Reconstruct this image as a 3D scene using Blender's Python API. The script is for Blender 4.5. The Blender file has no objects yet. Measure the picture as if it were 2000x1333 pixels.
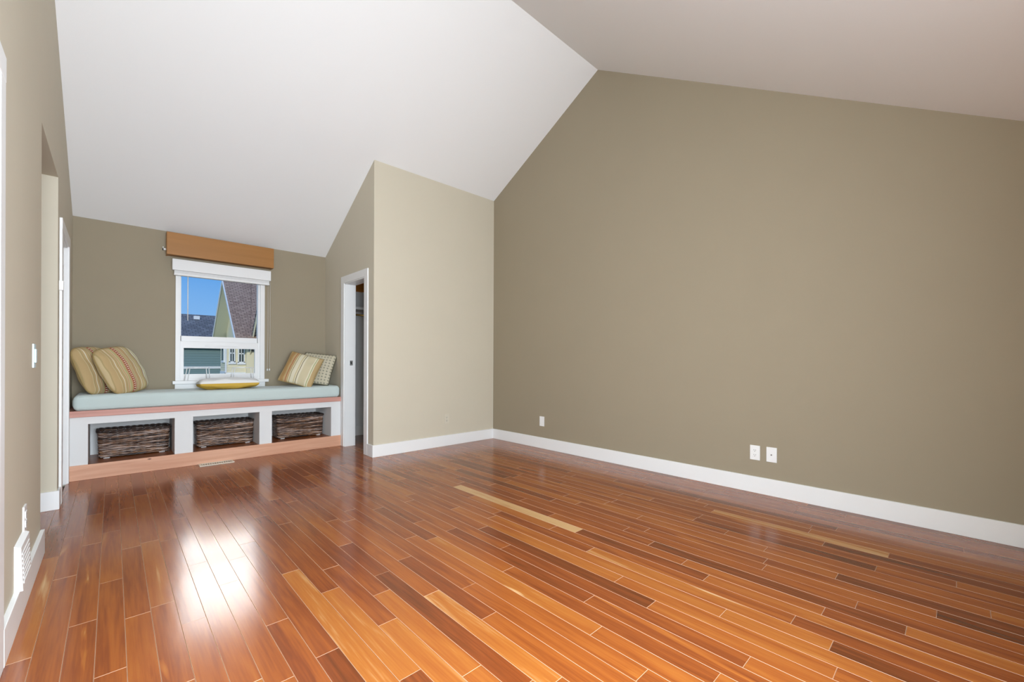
import bpy, bmesh, math, random
from mathutils import Vector, Matrix

S = bpy.context.scene
COL = S.collection
random.seed(11)

# ------------------------------------------------------------------ camera
F_PX, YAW, ROLL, CAM_H = 826.74, 0.7563, 0.0039, 1.05
cd = bpy.data.cameras.new('camera')
cd.sensor_fit = 'HORIZONTAL'; cd.sensor_width = 36.0
cd.lens = F_PX * 36.0 / 2000.0
cd.shift_y = 38.7 / 2000.0
cd.clip_start = 0.02; cd.clip_end = 400
cam = bpy.data.objects.new('camera', cd); COL.objects.link(cam)
_w = Vector((math.sin(YAW), math.cos(YAW), 0)); _r0 = Vector((math.cos(YAW), -math.sin(YAW), 0)); _z = Vector((0, 0, 1))
_r = _r0 * math.cos(ROLL) + _z * math.sin(ROLL); _u = _z * math.cos(ROLL) - _r0 * math.sin(ROLL)
M = Matrix.Identity(4)
for k in range(3):
    M[k][0] = _r[k]; M[k][1] = _u[k]; M[k][2] = -_w[k]
M[2][3] = CAM_H
cam.matrix_world = M
S.camera = cam

# ------------------------------------------------------------------ world, sun, large lights, exposure
vs = S.view_settings
vs.view_transform = 'Standard'; vs.look = 'None'; vs.gamma = 1.0; vs.use_curve_mapping = False
vs.exposure = 0.1
wd = bpy.data.worlds.new('sky'); S.world = wd; wd.use_nodes = True
nt = wd.node_tree; nt.nodes.clear()
wo = nt.nodes.new('ShaderNodeOutputWorld'); bg = nt.nodes.new('ShaderNodeBackground')
tc = nt.nodes.new('ShaderNodeTexCoord'); sx = nt.nodes.new('ShaderNodeSeparateXYZ'); rp = nt.nodes.new('ShaderNodeValToRGB')
nt.links.new(tc.outputs['Generated'], sx.inputs[0]); nt.links.new(sx.outputs['Z'], rp.inputs[0])
rp.color_ramp.elements[0].position = 0.0; rp.color_ramp.elements[0].color = (0.30, 0.52, 0.84, 1)
rp.color_ramp.elements[1].position = 0.55; rp.color_ramp.elements[1].color = (0.08, 0.24, 0.66, 1)
e = rp.color_ramp.elements.new(0.16); e.color = (0.125, 0.345, 0.76, 1)
nt.links.new(rp.outputs[0], bg.inputs[0]); bg.inputs[1].default_value = 1.05
nt.links.new(bg.outputs[0], wo.inputs[0])

def lamp(name, kind, loc, power, color=(1, 1, 1), aim=None, **kw):
    d = bpy.data.lights.new(name, kind); d.energy = power; d.color = color
    for a, b in kw.items(): setattr(d, a, b)
    o = bpy.data.objects.new(name, d); COL.objects.link(o); o.location = loc
    if aim is not None: o.rotation_euler = Vector(aim).to_track_quat('-Z', 'Y').to_euler()
    return o

# sun over the camera's left shoulder (lights the houses outside)
lamp('sun_offscreen', 'SUN', (-20, -25, 30), 1.7, (1.0, 0.95, 0.88), aim=(0.45, 0.82, -0.36), angle=math.radians(0.6))
# second soft sun lamp, added beyond the window seat to make the floor glare
EL, AZ = math.radians(22.0), math.radians(8.0)
lamp('glare_sun_offscreen', 'SUN', (3, 20, 9), 0.85, (1.0, 0.98, 0.96), aim=(-math.cos(EL) * math.sin(AZ), -math.cos(EL) * math.cos(AZ), -math.sin(EL)), angle=math.radians(18))
# daylight of the window in the wall behind the camera: fills that window, no nearer than its wall
DAY = (0.87, 0.985, 1.085)
lamp('window_behind_offscreen', 'AREA', (0.425, -0.495, 1.25), 185, DAY, aim=(0, 1, 0), shape='RECTANGLE', size=1.25, size_y=2.0)

# ------------------------------------------------------------------ main dimensions
XL, XR = -0.28, 3.758          # wall faces
YW, YB = 5.7876, -0.50         # window wall, wall behind the camera
XC, YC = 2.05, 4.352           # closet corner (side wall face, front wall face)
YR, ZR = 2.666, 4.1617         # ridge
S1, S2 = 0.5603, 0.5983
def ztop(y): return ZR - S1 * (y - YR) if y > YR else ZR - S2 * (YR - y)

# ------------------------------------------------------------------ helpers
def tag(o, label=None, cat=None, group=None, kind=None):
    if label: o['label'] = label
    if cat: o['category'] = cat
    if group: o['group'] = group
    if kind: o['kind'] = kind
    return o
def thing(name, label, cat, loc=(0, 0, 0), group=None):
    o = bpy.data.objects.new(name, None); COL.objects.link(o); o.location = loc; o.empty_display_size = 0.05
    return tag(o, label, cat, group)
def obj(name, bm, mats, parent=None, smooth=False, local=False):
    """link bm (world coordinates unless local) as one mesh object"""
    me = bpy.data.meshes.new(name)
    if smooth:
        for f in bm.faces: f.smooth = True
    bmesh.ops.recalc_face_normals(bm, faces=bm.faces)
    bm.to_mesh(me); bm.free()
    for m in (mats if isinstance(mats, (list, tuple)) else [mats]): me.materials.append(m)
    o = bpy.data.objects.new(name, me); COL.objects.link(o)
    if parent is not None:
        o.parent = parent
        if not local:
            loc = Vector((0, 0, 0)); p = parent
            while p is not None: loc = loc + p.location; p = p.parent
            o.location = -loc
    return o
def box(bm, x0, x1, y0, y1, z0, z1, bev=0.0, mi=0):
    if x0 > x1: x0, x1 = x1, x0
    if y0 > y1: y0, y1 = y1, y0
    v = [bm.verts.new(p) for p in ((x0, y0, z0), (x1, y0, z0), (x1, y1, z0), (x0, y1, z0), (x0, y0, z1), (x1, y0, z1), (x1, y1, z1), (x0, y1, z1))]
    fs = [bm.faces.new([v[i] for i in q]) for q in ((0, 3, 2, 1), (4, 5, 6, 7), (0, 1, 5, 4), (1, 2, 6, 5), (2, 3, 7, 6), (3, 0, 4, 7))]
    for f in fs: f.material_index = mi
    if bev > 0:
        ed = list({e for f in fs for e in f.edges})
        bmesh.ops.bevel(bm, geom=ed, offset=bev, segments=2, affect='EDGES', profile=0.5)
    return fs
def prism(bm, poly, axis, a, b, mi=0):
    """extrude a 2-D polygon along axis: axis 'x' -> (y,z), 'y' -> (x,z), 'z' -> (x,y)"""
    def p3(p, t):
        return (t, p[0], p[1]) if axis == 'x' else ((p[0], t, p[1]) if axis == 'y' else (p[0], p[1], t))
    A = [bm.verts.new(p3(p, a)) for p in poly]; B = [bm.verts.new(p3(p, b)) for p in poly]
    n = len(poly); fs = [bm.faces.new(A), bm.faces.new(B[::-1])]
    for i in range(n): fs.append(bm.faces.new((A[i], B[i], B[(i + 1) % n], A[(i + 1) % n])))
    for f in fs: f.material_index = mi
    return fs
def tube(bm, pts, r, n=8, closed=False, cap=True, mi=0):
    pts = [Vector(p) for p in pts]; N = len(pts); rings = []
    for i, p in enumerate(pts):
        if closed: t = pts[(i + 1) % N] - pts[i - 1]
        else: t = pts[min(i + 1, N - 1)] - pts[max(i - 1, 0)]
        t.normalize()
        a = Vector((0, 0, 1)) if abs(t.z) < 0.9 else Vector((1, 0, 0))
        s = t.cross(a).normalized(); q = s.cross(t)
        rr = r[i] if isinstance(r, (list, tuple)) else r
        rings.append([bm.verts.new(p + (s * math.cos(2 * math.pi * k / n) + q * math.sin(2 * math.pi * k / n)) * rr) for k in range(n)])
    for i in range(N if closed else N - 1):
        A, B = rings[i], rings[(i + 1) % N]
        for k in range(n):
            f = bm.faces.new((A[k], A[(k + 1) % n], B[(k + 1) % n], B[k])); f.material_index = mi; f.smooth = True
    if cap and not closed:
        bm.faces.new(rings[0][::-1]).material_index = mi; bm.faces.new(rings[-1]).material_index = mi
def disc(bm, c, nrm, r, h, n=16, mi=0):
    c = Vector(c); nrm = Vector(nrm).normalized(); tube(bm, [c, c + nrm * h], r, n, mi=mi)
def one(fn, *a, **k):
    bm = bmesh.new(); fn(bm, *a, **k); return bm
def boxes(lst, bev=0.0):
    bm = bmesh.new()
    for b in lst: box(bm, *b, bev=bev)
    return bm

# ------------------------------------------------------------------ materials
def mat(name, col, rough=0.5, spec=0.5, metal=0.0, vary=0.0, scale=8.0, bump=0.0, bscale=200.0, sheen=0.0):
    m = bpy.data.materials.new(name); m.use_nodes = True; t = m.node_tree; b = t.nodes['Principled BSDF']
    b.inputs['Base Color'].default_value = (*col, 1); b.inputs['Roughness'].default_value = rough
    b.inputs['Specular IOR Level'].default_value = spec; b.inputs['Metallic'].default_value = metal
    if sheen: b.inputs['Sheen Weight'].default_value = sheen
    if vary or bump:
        tcn = t.nodes.new('ShaderNodeTexCoord')
    if vary:
        n = t.nodes.new('ShaderNodeTexNoise'); n.inputs['Scale'].default_value = scale; n.inputs['Detail'].default_value = 4
        t.links.new(tcn.outputs['Object'], n.inputs['Vector'])
        mx = t.nodes.new('ShaderNodeMix'); mx.data_type = 'RGBA'
        mx.inputs[6].default_value = (*[c * (1 - vary) for c in col], 1); mx.inputs[7].default_value = (*[min(1, c * (1 + vary)) for c in col], 1)
        t.links.new(n.outputs['Fac'], mx.inputs[0]); t.links.new(mx.outputs[2], b.inputs['Base Color'])
    if bump:
        n2 = t.nodes.new('ShaderNodeTexNoise'); n2.inputs['Scale'].default_value = bscale; n2.inputs['Detail'].default_value = 3
        t.links.new(tcn.outputs['Object'], n2.inputs['Vector'])
        bp = t.nodes.new('ShaderNodeBump'); bp.inputs['Strength'].default_value = bump; bp.inputs['Distance'].default_value = 0.002
        t.links.new(n2.outputs['Fac'], bp.inputs['Height']); t.links.new(bp.outputs[0], b.inputs['Normal'])
    return m
def ramp(t, stops, interp='LINEAR'):
    r = t.nodes.new('ShaderNodeValToRGB'); r.color_ramp.interpolation = interp; E = r.color_ramp.elements
    E[0].position, E[0].color = stops[0][0], (*stops[0][1], 1)
    E[1].position, E[1].color = stops[-1][0], (*stops[-1][1], 1)
    for p, c in stops[1:-1]:
        q = E.new(p); q.color = (*c, 1)
    return r
def math_node(t, op, a, b=None):
    n = t.nodes.new('ShaderNodeMath'); n.operation = op
    for i, v in ((0, a), (1, b)):
        if v is None: continue
        if isinstance(v, (int, float)): n.inputs[i].default_value = v
        else: t.links.new(v, n.inputs[i])
    return n.outputs[0]

BEIGE = mat('beige_paint', (0.60, 0.545, 0.435), 0.75, 0.25, vary=0.02, scale=3, bump=0.12, bscale=260)
TAUPE = mat('taupe_paint', (0.325, 0.275, 0.195), 0.7, 0.25, vary=0.02, scale=3, bump=0.12, bscale=260)
CEIL = mat('white_ceiling_paint', (0.84, 0.84, 0.84), 0.85, 0.15, bump=0.12, bscale=220)
TRIM = mat('white_trim_paint', (0.83, 0.83, 0.825), 0.38, 0.4)
GREYP = mat('closet_white_paint', (0.76, 0.76, 0.76), 0.7, 0.25, bump=0.1, bscale=240)
BENCHW = mat('white_plaster', (0.76, 0.76, 0.755), 0.65, 0.3, bump=0.15, bscale=180)
PLATE = mat('white_plastic', (0.84, 0.84, 0.83), 0.3, 0.5)
PLATEB = mat('beige_plastic', (0.62, 0.57, 0.465), 0.4, 0.4)
SLOT = mat('dark_slot', (0.03, 0.03, 0.03), 0.6)
STEEL = mat('brushed_steel', (0.55, 0.55, 0.55), 0.35, metal=1.0)
BLUEW = mat('bluish_white_plastic', (0.62, 0.78, 0.86), 0.3, 0.5)

def wood_mat(name, dark, light, stretch=(18, 1.2, 18), rough=0.45, knots=True):
    m = bpy.data.materials.new(name); m.use_nodes = True; t = m.node_tree; b = t.nodes['Principled BSDF']
    c = t.nodes.new('ShaderNodeTexCoord'); mp = t.nodes.new('ShaderNodeMapping'); mp.inputs['Scale'].default_value = stretch
    t.links.new(c.outputs['Object'], mp.inputs[0])
    n = t.nodes.new('ShaderNodeTexNoise'); n.inputs['Scale'].default_value = 1.0; n.inputs['Detail'].default_value = 6; n.inputs['Distortion'].default_value = 0.6
    t.links.new(mp.outputs[0], n.inputs['Vector'])
    r = ramp(t, [(0.3, dark), (0.7, light)]); t.links.new(n.outputs['Fac'], r.inputs[0])
    col = r.outputs[0]
    if knots:
        v = t.nodes.new('ShaderNodeTexVoronoi'); v.inputs['Scale'].default_value = 2.6
        mp2 = t.nodes.new('ShaderNodeMapping'); mp2.inputs['Scale'].default_value = (1, 1, 2.2)
        t.links.new(c.outputs['Object'], mp2.inputs[0]); t.links.new(mp2.outputs[0], v.inputs['Vector'])
        r2 = ramp(t, [(0.02, (0.25, 0.2, 0.2)), (0.05, (1, 1, 1))]); t.links.new(v.outputs['Distance'], r2.inputs[0])
        mx = t.nodes.new('ShaderNodeMix'); mx.data_type = 'RGBA'; mx.blend_type = 'MULTIPLY'; mx.inputs[0].default_value = 1
        t.links.new(col, mx.inputs[6]); t.links.new(r2.outputs[0], mx.inputs[7]); col = mx.outputs[2]
    t.links.new(col, b.inputs['Base Color']); b.inputs['Roughness'].default_value = rough
    b.inputs['Specular IOR Level'].default_value = 0.35
    return m
PINE = wood_mat('knotty_pine', (0.60, 0.30, 0.185), (0.74, 0.42, 0.28), stretch=(1.5, 14, 26))
PINKPINE = wood_mat('pinkish_pine', (0.50, 0.235, 0.185), (0.64, 0.33, 0.27), stretch=(1.5, 14, 26))
CORN = wood_mat('golden_wood', (0.335, 0.15, 0.04), (0.395, 0.18, 0.05), stretch=(1.2, 8, 14), rough=0.4, knots=False)
ORANGE = wood_mat('orange_wood', (0.50, 0.17, 0.02), (0.62, 0.23, 0.03), stretch=(1.2, 10, 20), knots=False)
NICHEW = wood_mat('niche_floor_wood', (0.22, 0.055, 0.012), (0.36, 0.11, 0.022), stretch=(1.5, 14, 14), rough=0.3, knots=False)
BRASS = mat('brass', (0.75, 0.48, 0.12), 0.25, metal=1.0)

def plank_mat():
    m = bpy.data.materials.new('cherry_plank'); m.use_nodes = True; t = m.node_tree; b = t.nodes['Principled BSDF']
    c = t.nodes.new('ShaderNodeTexCoord'); oi = t.nodes.new('ShaderNodeObjectInfo')
    at = t.nodes.new('ShaderNodeAttribute'); at.attribute_type = 'OBJECT'; at.attribute_name = 'tone'
    off = t.nodes.new('ShaderNodeCombineXYZ')
    for i, k in enumerate((37.0, 91.0, 53.0)): t.links.new(math_node(t, 'MULTIPLY', oi.outputs['Random'], k), off.inputs[i])
    add = t.nodes.new('ShaderNodeVectorMath'); add.operation = 'ADD'
    t.links.new(c.outputs['Object'], add.inputs[0]); t.links.new(off.outputs[0], add.inputs[1])
    def noise(scale, det, dist, st):
        mp = t.nodes.new('ShaderNodeMapping'); mp.inputs['Scale'].default_value = st
        t.links.new(add.outputs[0], mp.inputs[0])
        n = t.nodes.new('ShaderNodeTexNoise'); n.inputs['Scale'].default_value = scale; n.inputs['Detail'].default_value = det; n.inputs['Distortion'].default_value = dist
        t.links.new(mp.outputs[0], n.inputs['Vector']); return n.outputs['Fac']
    g1 = noise(1.0, 5, 0.8, (22, 1.6, 1))       # broad figure along the board
    g2 = noise(1.0, 6, 0.3, (150, 5, 1))        # fine grain
    g3 = noise(1.0, 3, 1.2, (9, 0.9, 1))        # sapwood patches
    tone = math_node(t, 'ADD', at.outputs['Fac'], math_node(t, 'MULTIPLY', math_node(t, 'SUBTRACT', g1, 0.5), 0.72))
    tone = math_node(t, 'ADD', tone, math_node(t, 'MULTIPLY', math_node(t, 'SUBTRACT', g2, 0.5), 0.34))
    sap = math_node(t, 'MULTIPLY', math_node(t, 'MAXIMUM', math_node(t, 'SUBTRACT', g3, 0.68), 0.0), 5.0)
    tone = math_node(t, 'ADD', tone, sap)
    r = ramp(t, [(0.0, (0.10, 0.026, 0.007)), (0.28, (0.215, 0.050, 0.011)), (0.5, (0.315, 0.084, 0.015)), (0.72, (0.39, 0.128, 0.022)), (1.0, (0.58, 0.35, 0.155))])
    t.links.new(tone, r.inputs[0]); t.links.new(r.outputs[0], b.inputs['Base Color'])
    b.inputs['Roughness'].default_value = 0.205; b.inputs['Specular IOR Level'].default_value = 0.32
    b.inputs['Coat Weight'].default_value = 0.15; b.inputs['Coat Roughness'].default_value = 0.12
    n2 = noise(1.0, 2, 0.0, (14, 3, 1))
    bp = t.nodes.new('ShaderNodeBump'); bp.inputs['Strength'].default_value = 0.05; bp.inputs['Distance'].default_value = 0.01
    t.links.new(n2, bp.inputs['Height']); t.links.new(bp.outputs[0], b.inputs['Normal'])
    return m
PLANK = plank_mat()
EDGE = mat('plank_edge_glint', (0.55, 0.33, 0.20), 0.3, 0.5)  # pale chamfer colour, paints the light glinting along the plank joints
GROOVE = mat('groove_brown', (0.10, 0.045, 0.025), 0.7)

def glass_mat(name='window_glass', tint=(0.96, 0.98, 0.97)):
    m = bpy.data.materials.new(name); m.use_nodes = True; t = m.node_tree; t.nodes.clear()
    o = t.nodes.new('ShaderNodeOutputMaterial'); mx = t.nodes.new('ShaderNodeMixShader'); tr = t.nodes.new('ShaderNodeBsdfTransparent'); g = t.nodes.new('ShaderNodeBsdfGlossy')
    f = t.nodes.new('ShaderNodeFresnel'); f.inputs['IOR'].default_value = 1.15
    tr.inputs[0].default_value = (*tint, 1); g.inputs['Roughness'].default_value = 0.01
    t.links.new(f.outputs[0], mx.inputs[0]); t.links.new(tr.outputs[0], mx.inputs[1]); t.links.new(g.outputs[0], mx.inputs[2]); t.links.new(mx.outputs[0], o.inputs[0])
    return m
GLASS = glass_mat()

# ------------------------------------------------------------------ floor with its planks
PW, P0 = 0.0808, 0.0384
floor = tag(obj('floor', boxes([(XL - 0.12, 3.9, YB - 0.12, YW + 0.12, -0.12, -0.014), (-1.62, XL - 0.12, 3.2, 4.5, -0.12, -0.014)]), GROOVE), kind='structure')
JOINTS = {-3: [2.948], -2: [2.39, 3.379], -1: [1.95, 2.755, 3.545], 0: [3.169], 1: [1.725, 2.343, 4.343], 2: [2.108, 3.157], 3: [1.576, 3.538], 4: [1.516, 2.359, 4.109],
          5: [1.875, 2.622], 6: [1.555, 2.8, 3.71], 7: [2.275], 8: [1.257, 1.97, 3.21, 4.396], 9: [2.183], 10: [1.132, 1.792, 3.531], 11: [1.951, 2.398], 12: [1.634],
          13: [1.329, 2.02], 14: [0.62, 2.93], 15: [0.728, 2.235], 16: [0.971, 2.135, 2.829], 17: [1.561], 18: [2.17], 19: [0.51, 1.759], 20: [0.914, 2.057], 21: [1.127], 22: [0.678, 2.158],
          23: [0.326, 1.412], 24: [0.465, 1.759], 25: [0.845, 1.617, 2.888], 26: [0.394, 0.989], 27: [0.144, 1.221, 2.27], 28: [0.306, 1.434], 29: [0.685], 30: [0.066], 31: [0.414],
          32: [-0.089], 33: [0.985], 34: [0.293, 1.212], 36: [0.54], 37: [1.191], 38: [0.64], 41: [0.428], 42: [-0.015]}
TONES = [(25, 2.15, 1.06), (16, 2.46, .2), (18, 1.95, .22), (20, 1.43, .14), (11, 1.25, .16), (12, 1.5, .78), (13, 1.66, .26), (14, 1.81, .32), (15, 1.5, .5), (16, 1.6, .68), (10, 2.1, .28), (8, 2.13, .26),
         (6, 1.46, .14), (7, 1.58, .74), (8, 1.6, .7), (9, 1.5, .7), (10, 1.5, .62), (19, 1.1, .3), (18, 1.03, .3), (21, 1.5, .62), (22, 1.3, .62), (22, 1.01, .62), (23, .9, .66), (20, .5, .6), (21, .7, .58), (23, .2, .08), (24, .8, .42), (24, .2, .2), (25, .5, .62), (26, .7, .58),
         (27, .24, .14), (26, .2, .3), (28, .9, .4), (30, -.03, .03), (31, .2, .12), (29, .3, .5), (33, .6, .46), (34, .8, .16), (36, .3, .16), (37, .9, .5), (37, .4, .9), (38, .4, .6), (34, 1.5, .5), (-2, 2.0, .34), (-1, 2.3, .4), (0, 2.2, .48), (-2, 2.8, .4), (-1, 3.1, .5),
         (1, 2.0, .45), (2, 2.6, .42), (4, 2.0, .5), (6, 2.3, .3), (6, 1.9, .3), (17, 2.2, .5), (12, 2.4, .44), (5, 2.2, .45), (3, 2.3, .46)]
mesh_cache = {}
def plank_mesh(L, w):
    key = (round(L, 3), round(w, 4))
    if key in mesh_cache: return mesh_cache[key]
    g = 0.00025; hx, hy, c, d = w / 2 - g, L / 2 - g, 0.0009, 0.0009
    lv = [(hx, hy, -0.014), (hx, hy, -d), (hx - c, hy - c, 0)]
    V = []
    for a, b, z in lv: V += [(-a, -b, z), (a, -b, z), (a, b, z), (-a, b, z)]
    Fc = [(8, 9, 10, 11)]
    for k in range(2):
        for i in range(4):
            j = (i + 1) % 4; Fc.append((4 * k + i, 4 * k + j, 4 * k + 4 + j, 4 * k + 4 + i))
    me = bpy.data.meshes.new('plank'); me.from_pydata(V, [], Fc)
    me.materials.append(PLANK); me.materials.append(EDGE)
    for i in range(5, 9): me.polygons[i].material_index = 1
    mesh_cache[key] = me
    return me
def in_view(x, y):
    d = Vector((x, y, -CAM_H)); w = d.dot(_w)
    if w < 0.05: return 0
    px = 1000 + F_PX * d.dot(_r) / w; py = 705.2 - F_PX * d.dot(_u) / w
    return 1 if -30 < px < 2030 and py < 1360 else 0
planks = []
rnd = random.Random(5)
for row in range(-20, 46):
    x0, x1 = P0 + PW * row, P0 + PW * (row + 1); xm = (x0 + x1) / 2
    if xm < XL: ya, yb = 3.36, 4.36
    elif xm > XC: ya, yb = YB, YW
    else: ya, yb = YB, 5.27
    js = [j for j in JOINTS.get(row, []) if ya < j < yb]
    if not js: js = [rnd.uniform(max(ya, 0.3) + 0.1, min(yb, 3.0) - 0.1) if xm > XL else rnd.uniform(3.4, 4.3)]
    js.sort(); full = [js[0]]
    for j in js[1:]:
        gap = j - full[-1]
        if gap > 1.75: full.append(full[-1] + gap * rnd.uniform(0.4, 0.6))
        full.append(j)
    while full[0] - ya > 1.5: full.insert(0, full[0] - rnd.uniform(0.6, 1.35))
    while yb - full[-1] > 1.5: full.append(full[-1] + rnd.uniform(0.6, 1.35))
    ends = [ya] + [q for q in full if ya + 0.12 < q < yb - 0.12] + [yb]
    xa, xb = max(x0, XL - 0.01 if xm > XL else -1.6), min(x1, 3.757)
    if xb - xa < 0.01: continue
    for a, b in zip(ends[:-1], ends[1:]):
        tone = min(0.62, max(0.2, rnd.gauss(0.45, 0.10)))
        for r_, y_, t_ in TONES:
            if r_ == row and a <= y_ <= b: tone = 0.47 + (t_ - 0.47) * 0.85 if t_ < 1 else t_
        vis = sum(in_view(xm, a + (b - a) * q / 8) for q in range(9))
        planks.append((vis, xa, xb, a, b, tone))
hidden = bmesh.new()
for vis, xa, xb, a, b, tone in planks:
    if vis:
        o = bpy.data.objects.new('plank', plank_mesh(b - a, xb - xa)); COL.objects.link(o)
        o.parent = floor; o.location = ((xa + xb) / 2, (a + b) / 2, rnd.uniform(-0.0003, 0.0003)); o['tone'] = tone
    else: box(hidden, xa + .0003, xb - .0003, a + .0003, b - .0003, -0.014, 0)
ho = obj('plank', hidden, PLANK, floor); ho['tone'] = 0.47; ho['kind'] = 'stuff'
print('planks', sum(1 for p in planks if p[0]), len(planks))

# ------------------------------------------------------------------ walls and ceiling
T = 0.12
def yz_poly(y0, y1, z0):
    p = [(y0, z0), (y1, z0), (y1, ztop(y1) + 0.02)]
    if y0 < YR < y1: p.append((YR, ZR + 0.02))
    return p + [(y0, ztop(y0) + 0.02)]
wall_right = tag(obj('wall_right', one(prism, yz_poly(YB - T, YW + T, -0.1), 'x', XR, XR + T), TAUPE), kind='structure')
bm = bmesh.new()                                   # left wall: door opening, hall opening, far door
for y0, y1, z0 in ((YB - T, 0.33, -0.1), (0.33, 1.17, 2.10), (1.17, 1.33, -0.1), (1.33, 2.14, 1.985), (2.14, 3.385, -0.1), (3.385, 4.33, 2.32), (4.33, 4.53, -0.1), (4.53, 5.14, 1.99), (5.14, YW + T, -0.1)):
    prism(bm, yz_poly(y0, y1, z0), 'x', XL - T, XL)
wall_left = tag(obj('wall_left', bm, BEIGE), kind='structure')
# window wall with its opening
WX0, WX1, WZ0, WZ1 = 0.515, 1.305, 0.82, 2.05
bm = bmesh.new(); zt = ztop(YW) + 0.01
for b in ((XL - T, WX0, YW, YW + T, -0.1, zt), (WX1, XR + T, YW, YW + T, -0.1, zt), (WX0, WX1, YW, YW + T, -0.1, WZ0), (WX0, WX1, YW, YW + T, WZ1, zt)): box(bm, *b)
wall_back = tag(obj('wall_back', bm, TAUPE), kind='structure')
# wall behind the camera with a wide window
bm = bmesh.new(); zt2 = ztop(YB) + 0.01
for b in ((XL - T, -0.2, YB - T, YB, -0.1, zt2), (1.05, XR + T, YB - T, YB, -0.1, zt2), (-0.2, 1.05, YB - T, YB, -0.1, 0.25), (-0.2, 1.05, YB - T, YB, 2.25, zt2)): box(bm, *b)
tag(obj('wall_front', bm, BEIGE), kind='structure')
# closet walls
bm = bmesh.new()
prism(bm, yz_poly(YC, YC + 0.11, -0.1), 'x', XC, XR + 0.01)
tag(obj('wall_closet_front', bm, BEIGE), kind='structure')
bm = bmesh.new()
for y0, y1, z0 in ((YC + 0.11, 4.565, -0.1), (4.565, 5.14, 1.99), (5.14, YW + 0.01, -0.1)): prism(bm, yz_poly(y0, y1, z0), 'x', XC, XC + T)
tag(obj('wall_closet_side', bm, BEIGE), kind='structure')
tag(obj('wall_closet_inner', boxes([(XC + T + 0.003, XR - 0.003, YW - 0.006, YW + 0.004, 0, 2.2), (XC + T, XR, YC + 0.11, YW, 2.2, 2.22), (XR - 0.008, XR + 0.004, YC + 0.11, YW, 0, 2.2)]), GREYP), kind='structure')
# hall behind the opening in the left wall
tag(obj('wall_hall_far', boxes([(-1.62, XL - T + 0.002, 4.33, 4.45, -0.1, 2.34)]), BEIGE), kind='structure')
tag(obj('wall_hall_near', boxes([(-1.62, XL - T + 0.002, 3.265, 3.385, -0.1, 2.34)]), BEIGE), kind='structure')
tag(obj('wall_hall_end', boxes([(-1.74, -1.6, 3.265, 4.45, -0.1, 2.34)]), BEIGE), kind='structure')
tag(obj('ceiling_hall', boxes([(-1.74, XL - T + 0.002, 3.265, 4.45, 2.32, 2.42)]), BEIGE), kind='structure')
# sloping ceiling
bm = bmesh.new()
ya, yb = YB - T, YW + T
prism(bm, [(ya, ztop(ya)), (YR, ZR), (yb, ztop(yb)), (yb, ztop(yb) + 0.15), (YR, ZR + 0.15), (ya, ztop(ya) + 0.15)], 'x', XL - T, XR + T)
tag(obj('ceiling', bm, CEIL), kind='structure')

# ------------------------------------------------------------------ baseboards
BH, BT = 0.13, 0.0135
def baseboard(name, lst): tag(obj(name, boxes(lst, bev=0.002), TRIM), kind='structure')
baseboard('baseboard_right', [(XR - BT, XR + .003, YB, YC - BT, 0, BH)])
baseboard('baseboard_closet', [(XC - BT, XR, YC - BT, YC + .003, 0, BH), (XC - BT, XC + .003, YC + .003, 4.479, 0, BH)])
baseboard('baseboard_closet_inner', [(XC + T, XR - .008, YW - 0.02, YW - .005, 0, BH)])
baseboard('baseboard_left', [(XL - .003, XL + 0.016, 2.222, 3.385 + BT, 0, BH), (XL - T, XL + 0.004, 3.382, 3.385 + BT, 0, BH)])
baseboard('baseboard_hall', [(-1.6, XL + 0.012, 4.33 - BT, 4.333, 0, BH), (XL - .003, XL + 0.012, 4.333, 4.448, 0, BH)])

# ------------------------------------------------------------------ closet doorway (door_1)
d1 = thing('door_1', None, None, (XC, 4.85, 0)); d1['kind'] = 'structure'
cx0, cx1 = XC - 0.013, XC + .002
for y0, y1 in ((4.482, 4.572), (5.136, 5.228)): obj('casing', boxes([(cx0, cx1, y0, y1, 0, 1.985)], bev=0.003), TRIM, d1)
obj('head_casing', boxes([(cx0 - .001, cx1, 4.482, 5.228, 1.983, 2.068)], bev=0.003), TRIM, d1)
obj('jamb', boxes([(XC - .002, XC + T + .01, 4.562, 4.58, 0, 1.985)]), TRIM, d1)
obj('jamb', boxes([(XC - .002, XC + T + .01, 5.125, 5.142, 0, 1.985)]), TRIM, d1)
obj('head_jamb', boxes([(XC - .002, XC + T + .01, 4.562, 5.142, 1.972, 1.992)]), TRIM, d1)
sp = obj('strike_plate', boxes([(XC + 0.055, XC + 0.095, 5.122, 5.1255, 0.985, 1.045)], bev=0.001), STEEL, d1)
obj('latch_hole', boxes([(XC + 0.066, XC + 0.084, 5.1205, 5.123, 1.003, 1.027)]), SLOT, sp)

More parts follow.
